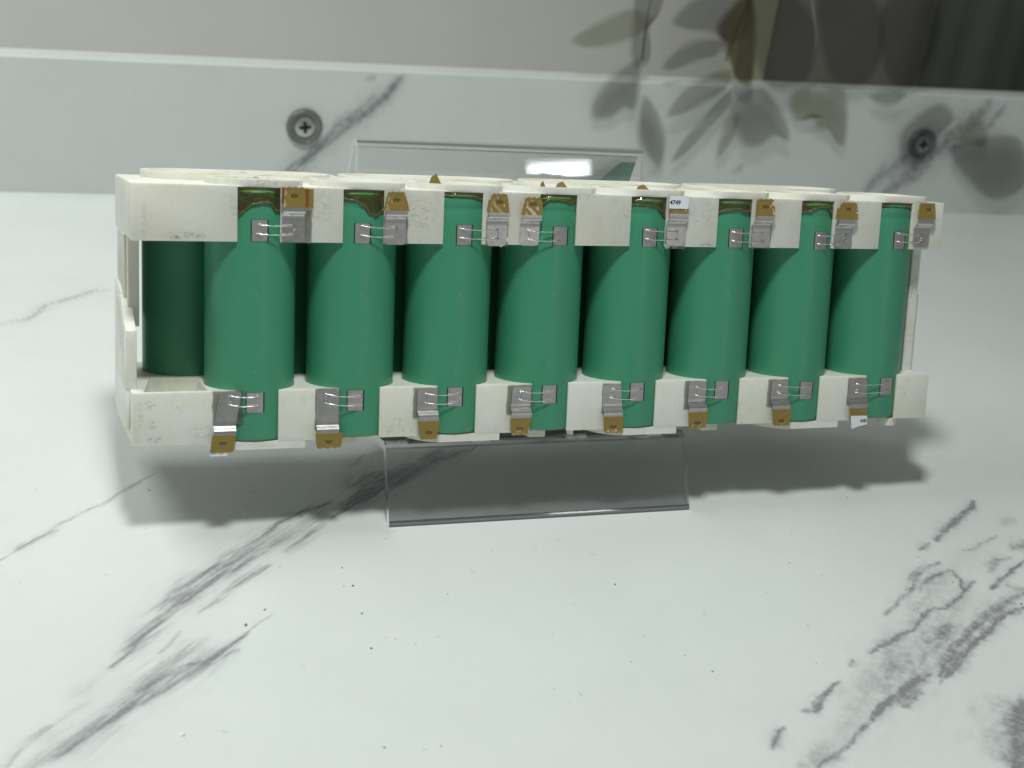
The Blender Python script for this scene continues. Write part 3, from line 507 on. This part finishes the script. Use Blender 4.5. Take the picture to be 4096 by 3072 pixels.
# upright flange at the left end of the lower holder
join_into(lh, ex)
fl = MB(); prof = [(6, 19.6), (6, 36.5), (12, 38.5), (20, 43.5), (28, 46.5), (40, 47.5), (43, 46), (43, 19.6)]
vs = [(-35.6, y, z) for y, z in prof]+[(-32.6, y, z) for y, z in prof]; m_ = len(prof)
fl.add(vs, [tuple(range(m_)), tuple(reversed(range(m_, 2*m_)))]+[((i+1) % m_, i, m_+i, m_+(i+1) % m_) for i in range(m_)])
fo = fl.obj('end_flange', [M_HOLD_L]); sc = MB()
for y0, z0, z1 in ((30, 31, 42), (22.5, 28, 40), (14.5, 25, 35)): sc.box(-37, -34.6, y0, y0+2.6, z0, z1)
cut(fo, [sc.obj('cutter', M_DARK)]); bevel(fo, 0.3, 2, 50); smooth_by_angle(fo); fo.parent = PK
ff = MB(); ff.box(-35.6, -34.4, 6, 44, 8, 19.7); fo2 = ff.obj('end_wall', [M_HOLD_L]); bevel(fo2, 0.5, 2); smooth_by_angle(fo2); fo2.parent = PK
smooth_by_angle(lh, 30); lh.parent = PK
# posts hanging from the upper holder at both ends
po = MB(); po.box(-34.0, -30.8, 17, 46, 36, 62.3)
for k in range(5): po.box(-34.9, -33.9, 21+k*4.6, 22.5+k*4.6, 40+k*0.9, 62.3)
pp = po.obj('end_post', [M_HOLD_U]); bevel(pp, 0.2, 1); smooth_by_angle(pp); pp.parent = PK
po = MB(); po.box(223.4, 226.9, 7.6, 30, 19.6, 62.3); po.box(226.8, 228.9, 9.5, 22, 19.6, 46)
pp = po.obj('end_post', [M_HOLD_L]); bevel(pp, 0.2, 1); smooth_by_angle(pp); pp.parent = PK

# cells
cp = [(0, 4.9), (11.6, 4.9), (12.6, 5.1), (12.95, 5.6), (13.0, 6.4)]+[(13.0, 6.4+i*2.4) for i in range(1, 27)]+[(12.98, 71.6), (12.84, 72.2), (12.84, 72.8), (12.98, 73.4), (13.0, 75.2), (12.8, 76.1), (12.2, 76.6), (10.5, 76.7), (0, 76.7)]
cm = MB(); cm.lathe(cp, 0, 0, 72); cm.m = [1 if i < 72 else 0 for i in range(len(cm.f))]
proto = cm.obj('cell', [M_GREEN, M_CAP], PK, True); cells = []
for i, c in enumerate(front+back):
    o = proto if i == 0 else proto.copy()
    if i: COL.objects.link(o); o.parent = PK
    o.location = (c[0]*S, c[1]*S, 0); o.rotation_euler = (0, 0, 0 if i < 8 else 1.0); cells.append(o)
def on_cell(a, z, r=RC): a = math.radians(a); return (r*math.sin(a), -r*math.cos(a), z)
def curved(a0, a1, z0, z1, r, na=8, nz=2, wob=None):
    vs = [on_cell(a0+(a1-a0)*i/na, z0+(z1-z0)*j/nz, r) for j in range(nz+1) for i in range(na+1)]
    fs = [(j*(na+1)+i, j*(na+1)+i+1, (j+1)*(na+1)+i+1, (j+1)*(na+1)+i) for j in range(nz) for i in range(na)]
    return vs, fs
def patch(cell, a0, a1, z0, z1):
    m = MB(); e = 1.5
    m.add(*curved(a0-e*0.5, a1+e*0.9, z0-0.05, z1+0.05, RC+0.03), 1)
    vs, fs = curved(a0+0.6, a1-0.6, z0, z1, RC+0.09); b0 = len(m.v); m.add(vs, fs, 0)
    na = 8
    low = [vs[i] for i in range(na+1)]; m.add(low+[on_cell(a0+0.6+(a1-a0-1.2)*i/na, z0, RC) for i in range(na+1)], [(i+1, i, na+1+i, na+2+i) for i in range(na)], 0)
    m.obj('contact_patch', [M_PATCH, M_DARK], cell, True)
# amber tape over the cell tops, seen through the notches: depth of its lower edge across the notch
TAPE = {1: [9.0, 7.2, 5.6, 4.4, 4.0, 3.7, 4.0, 6.0, 6.0], 2: [2.4, 2.5, 2.6, 3.0, 4.2, 6.0, 7.0, 6.4, 5.0], 3: [0.8, 0.7, 0.8, 0.8, 0.9, 0.9, 1.0, 1.6, 2.0], 4: [5.2, 2.6, 1.4, 1.3, 1.3, 1.5, 1.9, 1.9, 1.8],
        5: [2.2, 2.2, 2.2, 2.2, 2.3, 2.5, 3.0, 4.6, 6.4], 6: [4.3, 3.8, 3.2, 2.9, 2.7, 2.9, 3.5, 3.6, 4.0], 7: [3.6, 3.4, 3.2, 2.4, 1.8, 1.7, 1.8, 2.6, 5.6], 8: [0.7, 0.9, 0.6, 0.5, 0.5, 0.6, 0.7, 1.0, 2.0]}
def amber(cell, k):
    prof = TAPE[k]; na, nz = 32, 10; vs = []; fs = []
    for j in range(nz+1):
        for i in range(na+1):
            t_ = i/na; q = t_*8; a_ = int(min(q, 7)); d = prof[a_]+(prof[a_+1]-prof[a_])*(q-a_); d += 0.10*math.sin(i*0.9+k)+0.05*math.sin(i*2.7)
            z = 77.15-max(d, .3)*j/nz; r = RC+0.07+float(fbm(np.array([i*0.35+k*9.1]), np.array([j*0.5]), 77, 3)[0])*0.62*(0.3+0.7*min(1, prof[a_]/3))
            vs.append(on_cell(-28.5+57*t_, z, r))
    for j in range(nz):
        for i in range(na): a = j*(na+1)+i; fs.append((a+na+1, a+na+2, a+1, a))
    m = MB(); m.add(vs, fs, 0); low = [Vector(v)*1.0 for v in vs[nz*(na+1):]]
    m.tube([(v.x*1.006, v.y*1.006, v.z) for v in low], [0.10+0.10*abs(math.sin(i*0.8+k)) for i in range(len(low))], 6, 1)
    m.obj('amber_tape', [M_AMBFILM, M_KEDGE], cell, True)

def loft(rows, thick):                        # rows of (z, y, xl, xr): a bent strip of sheet metal
    vs = []; n = len(rows)
    for z, y, a, b_ in rows: vs += [(a, y, z), (b_, y, z)]
    for i, (z, y, a, b_) in enumerate(rows):
        z0, y0 = rows[max(i-1, 0)][:2]; z1, y1 = rows[min(i+1, n-1)][:2]; L = math.hypot(z1-z0, y1-y0) or 1
        s_ = 1 if z1 > z0 else -1
        vs += [(a, y+thick*abs(z1-z0)/L, z-s_*thick*(y1-y0)/L), (b_, y+thick*abs(z1-z0)/L, z-s_*thick*(y1-y0)/L)]
    fs = []
    for i in range(n-1):
        a = 2*i; o = 2*n
        fs += [(a, a+1, a+3, a+2), (o+a+1, o+a, o+a+2, o+a+3), (a+2, o+a+2, o+a, a), (a+1, o+a+1, o+a+3, a+3)]
    fs += [(0, 2*n, 2*n+1, 1), (2*n-2, 2*n-1, 4*n-1, 4*n-2)]
    return vs, fs
def lerp(a, b_, t_): return a+(b_-a)*t_
def text_mesh(s, size, x, z, y, rot=0.0):
    c = bpy.data.curves.new('txt', 'FONT'); c.body = s; c.size = size; c.align_x = 'LEFT'; c.align_y = 'BOTTOM'; c.offset = 0.035*size; c.resolution_u = 2
    o = bpy.data.objects.new('txt', c); COL.objects.link(o); dg = bpy.context.evaluated_depsgraph_get(); me = bpy.data.meshes.new_from_object(o.evaluated_get(dg))
    vs = [(x+(v.co.x*math.cos(rot)-v.co.y*math.sin(rot)), y, z+(v.co.x*math.sin(rot)+v.co.y*math.cos(rot))) for v in me.vertices]; fs = [tuple(p.vertices) for p in me.polygons]
    bpy.data.objects.remove(o); bpy.data.curves.remove(c); bpy.data.meshes.remove(me); return vs, fs
def wire(tab, k, a, zc, x, zt, sag, ytab):
    p0 = Vector(on_cell(a, zc, RC+0.22))+Vector((0, YC, 0)); p1 = Vector((x, ytab-0.15, zt)); pts = []
    d = (p1-p0); foot = d.normalized()*0.9
    n = 14
    for i in range(n+1):
        t_ = i/n; p = p0.lerp(p1, t_); up_ = math.sin(math.pi*t_); p.y -= 0.75*min(1, up_*1.5); p.z -= sag*up_*1.0; p.z += random.uniform(-.05, .05); pts.append(p)
    m = MB(); m.tube([v for v in pts], [0.17+0.10*(i in (0, n))+0.03*math.sin(i*2) for i in range(n+1)], 8)
    for p in (p0, p1): m.lathe([(0, -0.22), (0.3, -0.12), (0.34, 0.05), (0.22, 0.2), (0, 0.26)], p.x, p.y, 8); 
    q = len(m.v)
    for w_, p in enumerate((p0, p1)):
        for i in range(q-80+w_*40, q-40+w_*40): m.v[i] = (m.v[i][0], m.v[i][1]*0.6+p.y*0.4, m.v[i][2]+p.z)
    m.obj('bond_wire', [M_WIRE], tab, True)
def weld(tab, x, z0, z1, y):
    m = MB(); n = 16
    m.tube([(x+random.uniform(-.35, .35), y-.10-random.uniform(0, .12), lerp(z0, z1, i/n)) for i in range(n+1)], [random.uniform(.05, .16) for i in range(n+1)], 6)
    for _ in range(5): a, c_ = x+random.uniform(-.8, .9), lerp(z0, z1, random.uniform(-.2, 1.2)); m.tube([(a, y-.06, c_), (a+random.uniform(-.5, .5), y-.07, c_+random.uniform(-.3, .3))], .05, 5)
    m.obj('weld_mark', [M_WIRE], tab, True)
def clear_film(tab, x0, x1, z0, z1, y=-0.12):
    n = 7; P_ = []
    for i in range(n): P_.append((lerp(x0, x1, i/(n-1))+random.uniform(-.12, .12), z0+random.uniform(-.18, .18)))
    for i in range(1, 6): P_.append((x1+random.uniform(-.2, .2), lerp(z0, z1, i/6)))
    for i in range(n): P_.append((lerp(x1, x0, i/(n-1))+random.uniform(-.12, .12), z1+random.uniform(-.18, .18)))
    for i in range(1, 6): P_.append((x0+random.uniform(-.2, .2), lerp(z1, z0, i/6)))
    m = MB(); vs = [(p[0], y-0.02*math.sin(i*2.1), p[1]) for i, p in enumerate(P_)]; c = ((x0+x1)/2, y, (z0+z1)/2); L_ = len(vs)
    m.add(vs+[c], [(i, (i+1) % L_, L_) for i in range(L_)]); m.obj('clear_film', [M_FILM], tab)
def wrap(tab, zb, zt, bl, br, tl, tr, slot, y, up_, jag=0.14, mats=None):
    NZ, NX = 12, 14; vs = []; fs = []
    for side in (0, 1):
        for j in range(NZ+1):
            t_ = j/NZ; z = lerp(zb, zt, t_); e = jag*(0.3+0.7*t_)
            a = lerp(bl, tl, t_**1.3)-0.02+e*math.sin(j*1.9+slot[0]); b_ = lerp(br, tr, t_**1.3)+0.02+e*math.sin(j*2.3+1+slot[1])
            if t_ > 0.9: a += 0.5*(t_-0.9)*10*0.5; b_ -= 0.5*(t_-0.9)*10*0.5
            for i in range(NX+1):
                s_ = i/NX; x = lerp(a, b_, s_); zz = z+(0.12*math.sin(i*1.3+slot[0]*3) if j == NZ else 0)
                edge = max(0, 1-min(s_, 1-s_)*7, (t_-0.82)*6 if t_ > 0.82 else 0); yy = -0.16-0.02*math.sin(i+j)-0.16*edge*(0.6+0.4*math.sin(j*2.7+i*1.1))
                ds = math.hypot((x-slot[0])/1.35, (zz-slot[1])/0.52)
                if ds < 1.0: yy += 0.13
                elif ds < 1.4: yy -= 0.05
                vs.append((x, y+(yy if side == 0 else 0.42), zz))
    M1 = (NZ+1)*(NX+1)
    for j in range(NZ):
        for i in range(NX):
            a = j*(NX+1)+i; q = (a, a+1, a+NX+2, a+NX+1); q2 = tuple(M1+v for v in reversed(q)); fs += [q, q2] if up_ else [tuple(reversed(q)), tuple(reversed(q2))]
    for j in range(NZ):
        for i in (0, NX): a = j*(NX+1)+i; fs.append((a, a+NX+1, M1+a+NX+1, M1+a))
    for i in range(NX):
        for j in (0, NZ): a = j*(NX+1)+i; fs.append((a, M1+a, M1+a+1, a+1))
    o = mk('amber_wrap', vs, fs, mats or [M_KAP], tab, True); smooth_by_angle(o, 50)
    sl = MB(); sx, sz = slot; w_, h_ = 0.95, 0.30
    lp = [(sx+w_*math.cos(a)*(1 if abs(math.cos(a)) > .5 else 1.3), y-0.16, sz+h_*(1 if math.sin(a) > 0 else -1)*min(1, abs(math.sin(a))*1.5)) for a in [2*math.pi*i/20 for i in range(21)]]
    sl.tube(lp, 0.07, 6); sl.obj('slot_rim', [M_SLOT], None, True).parent = tab
    return o
tabs_by = {}
for up_ in (True, False):
    for k in range(1, 9):
        P = (U if up_ else LT)[k]; tl, tr, bl, br, sl_, sr_, ktl, ktr, kbl, kbr, slot = P; ox = (k-1)*30.0
        tb = empty('nickel_tab'); tb.parent = PK; tb.location = (ox*S, 0, 0); tb['kind'] = ''; del tb['kind']
        y0, y1 = -0.42, -1.95
        if up_:
            rows = []
            z0 = (bl[1]+br[1])/2; z1 = (tl[1]+tr[1])/2; zs = (sl_[1]+sr_[1])/2
            for z, e in ((z0, 0.9), (z0+0.25, 0.35), (z0+0.8, 0.05), (lerp(z0, z1, .4), 0), (lerp(z0, z1, .8), 0)): t_ = (z-z0)/(z1-z0); rows.append((z, y0, lerp(bl[0], tl[0], t_)+e, lerp(br[0], tr[0], t_)-e))
            for t_, y in ((0, y0), (0.10, y0-.10), (0.22, y0-.5), (0.34, y1+.35), (0.48, y1+.05), (0.62, y1), (1, y1)): rows.append((lerp(z1, zs, t_), y, lerp(tl[0], sl_[0], t_), lerp(tr[0], sr_[0], t_)))
            rows.append((lerp(zs, ktl[1], .9), y1, ktl[0]+.25, ktr[0]-.25))
        else:
            rows = []
            z1 = (tl[1]+tr[1])/2; z0 = (bl[1]+br[1])/2; zs = (sl_[1]+sr_[1])/2
            for z, e in ((z1, 0.9), (z1-0.25, 0.35), (z1-0.8, 0.05), (lerp(z1, z0, .5), 0), (lerp(z1, z0, .85), 0)): t_ = (z1-z)/(z1-z0); rows.append((z, y0, lerp(tl[0], bl[0], t_)+e, lerp(tr[0], br[0], t_)-e))
            for t_, y in ((0, y0), (0.10, y0-.10), (0.24, y0-.5), (0.38, y1+.35), (0.52, y1+.05), (0.66, y1), (1, y1)): rows.append((lerp(z0, zs, t_), y, lerp(bl[0], sl_[0], t_), lerp(br[0], sr_[0], t_)))
            rows.append((lerp(zs, kbl[1], .85), y1, kbl[0]+.35, kbr[0]-.35))
        vs, fs = loft(rows, 0.26)
        if not up_: fs = [tuple(reversed(f)) for f in fs]
        me = mk('plate', vs, fs, [M_NICKEL], tb); smooth_by_angle(me, 40)
        if up_: wrap(tb, (kbl[1]+kbr[1])/2, (ktl[1]+ktr[1])/2, kbl[0], kbr[0], ktl[0], ktr[0], slot, y1, True, 0.12)
        else: wrap(tb, (ktl[1]+ktr[1])/2, (kbl[1]+kbr[1])/2, ktl[0], ktr[0], kbl[0], kbr[0], slot, y1, False, 0.07)
        xm = 0.9 if up_ else 1.0
        if up_ and k not in (1, 4, 8): clear_film(tb, bl[0]-.25, br[0]+.45, bl[1]-(1.1 if k == 5 else .35), tl[1]+.4)
        if up_ and k == 1: clear_film(tb, bl[0]+.1, br[0]+2.0, bl[1]-.2, tl[1]+1.6)
        if not up_: clear_film(tb, (bl[0]-(1.3 if k in (3, 4, 6, 7) else .35)), tr[0]+.45, lerp(bl[1], sl_[1], .8) if k != 1 else bl[1], tl[1]+.45)
        (a0, a1, z0, z1), wl = (PU if up_ else PL)[k]
        patch(cells[k-1], a0, a1, z0, z1)
        if up_: amber(cells[k-1], k)
        for w_ in wl: wire(tb, k, w_[0], w_[1], w_[2], w_[3], 0.22 if up_ else 0.42, y0)
        weld(tb, (wl[0][2]+wl[1][2])/2+0.2, wl[1][3]-.2, wl[0][3]+.2, y0)
        tabs_by[(up_, k)] = tb
# layered red and amber tape beside the first upper tab
m = MB(); m.box(12.3, 15.3, -1.5, -1.42, 71.9, 77.3, 0); m.box(12.4, 13.9, -1.62, -1.54, 72.4, 77.4, 1); m.box(6.2, 7.1, -1.7, -1.62, 73.2, 77.6, 1); m.obj('layered_tape', [M_KAP, M_RUST], tabs_by[(True, 1)])
for k in (2, 3, 6, 7): m = MB(); a = U[k][8][0]; m.add([(a-.15, -1.8, 71.9), (a+.45, -1.8, 71.9), (a+.8, -1.8, 75.6), (a+.4, -1.8, 75.4)], [(0, 1, 2, 3)]); m.obj('red_tape_edge', [M_RUST], tabs_by[(True, k)])
# numbered paper label on the fifth upper tab, torn scraps on two lower tabs
m = MB(); m.box(5.9, 12.5, -2.32, -2.27, 74.1, 78.0, 0); vs, fs = text_mesh('4749', 1.85, 6.05, 75.0, -2.345); m.add(vs, fs, 1)
lb = m.obj('number_label', [M_LABEL, M_INK], tabs_by[(True, 5)]); lb['label'] = 'white paper label with the number 4749'
m = MB(); pg = [(-12.3, 6.7), (-5.9, 6.6), (-5.7, 3.6), (-7.5, 3.2), (-9.5, 2.9), (-11.6, 2.2), (-12.2, 5.6)]
m.add([(p[0], -2.3, p[1]) for p in pg]+[(p[0], -2.25, p[1]) for p in pg], [tuple(reversed(range(7))), tuple(range(7, 14))]); vs, fs = text_mesh('004', 1.6, -6.0, 5.75, -2.325, math.pi); m.add(vs, fs, 1)
m.obj('number_label', [M_LABEL, M_INK], tabs_by[(False, 8)])
m = MB(); m.box(-13.4, -8.4, -2.0, -1.95, 1.4, 3.0); m.obj('paper_scrap', [M_LABEL], tabs_by[(False, 1)])
# bits of amber tape that stick up above the upper holder
for x, y, w_, h_ in ((53.8, 8, 4.2, 2.6), (86.5, 4, 2.2, 1.6), (95, 10, 4.4, 1.3), (122.5, 10, 5.0, 1.1)):
    m = MB(); m.add([(x-w_/2, y, 79.0), (x+w_/2, y+.6, 79.0), (x+w_*.12, y+.8, 79.6+h_), (x-w_*.3, y+.2, 79.4+h_*.75), (x+w_*.35, y+1.6, 79.3+h_*.5)], [(0, 1, 2, 3), (1, 4, 2)]); m.obj('amber_tape_end', [M_KAP], PK)

# ------------------------------------------------------------------ crumbs and fibres on the shelf
m = MB()
for x, y, s_ in SPECKS:
    r = s_*0.085+0.05; n = 6; ph = random.random()*6
    top = [(x+r*random.uniform(.6, 1.2)*math.cos(ph+2*math.pi*i/n), y+r*random.uniform(.7, 1.3)*math.sin(ph+2*math.pi*i/n), 0.02) for i in range(n)]
    m.add(top+[(x, y, r*0.9)], [(i, (i+1) % n, n) for i in range(n)])
tag(m.obj('crumbs', M_BLACK), 'scatter of tiny black crumbs on the white shelf', 'crumbs', None, 'stuff')
m = MB()
for x, y in ((98.3, -68.1), (70.8, -90.6), (72.6, -63.5), (66.3, -93.1), (2.1, -66.7), (-42.3, -18.4), (23.8, -104.3), (-55.1, -81), (100.2, -25.6), (40, -60), (120, -60), (60, -30), (-20, -90), (-30, 4), (83, -20), (150, -70)):
    a = random.random()*6; L_ = random.uniform(.8, 1.9); c = random.uniform(-.6, .6)
    m.tube([(x+L_*t_*math.cos(a+c*t_), y+L_*t_*math.sin(a+c*t_), 0.06+0.05*math.sin(3*t_)) for t_ in (0, .25, .5, .75, 1)], 0.035, 5)
M_FIB = simple('grey_fibre', (0.22, 0.22, 0.22), 0.7)
tag(m.obj('fibres', M_FIB), 'scatter of fine grey fibres and lint on the white shelf', 'lint', None, 'stuff')
m = MB(); m.add([(-9.5, -47.9, .05), (-8.8, -47.8, .05), (-8.9, -47.2, .5), (-9.3, -46.8, .3), (-9.6, -47.2, .15)], [(0, 1, 2, 3, 4)]); tag(m.obj('amber_flake', M_KAP), 'small amber flake of tape lying near the thin vein tip', 'flake')
m = MB(); m.add([(-3.5, -41.4, .05), (-2.8, -41.0, .05), (-2.6, -40.7, .3), (-3.3, -41.1, .35)], [(0, 1, 2, 3)]); tag(m.obj('red_flake', M_RUST), 'tiny reddish brown sliver lying on the white shelf', 'flake')
M_SCRAP = simple('clear_scrap', (0.75, 0.77, 0.76), 0.2)
m = MB(); m.add([(-31.6, -89.2, .1), (-30.9, -89.8, .05), (-30.2, -89.4, .5), (-29.9, -88.8, .15), (-30.6, -88.7, .6)], [(0, 1, 2), (2, 3, 4), (0, 2, 4)]); tag(m.obj('film_scrap', M_SCRAP), 'crumpled scrap of clear film on the shelf', 'scrap')
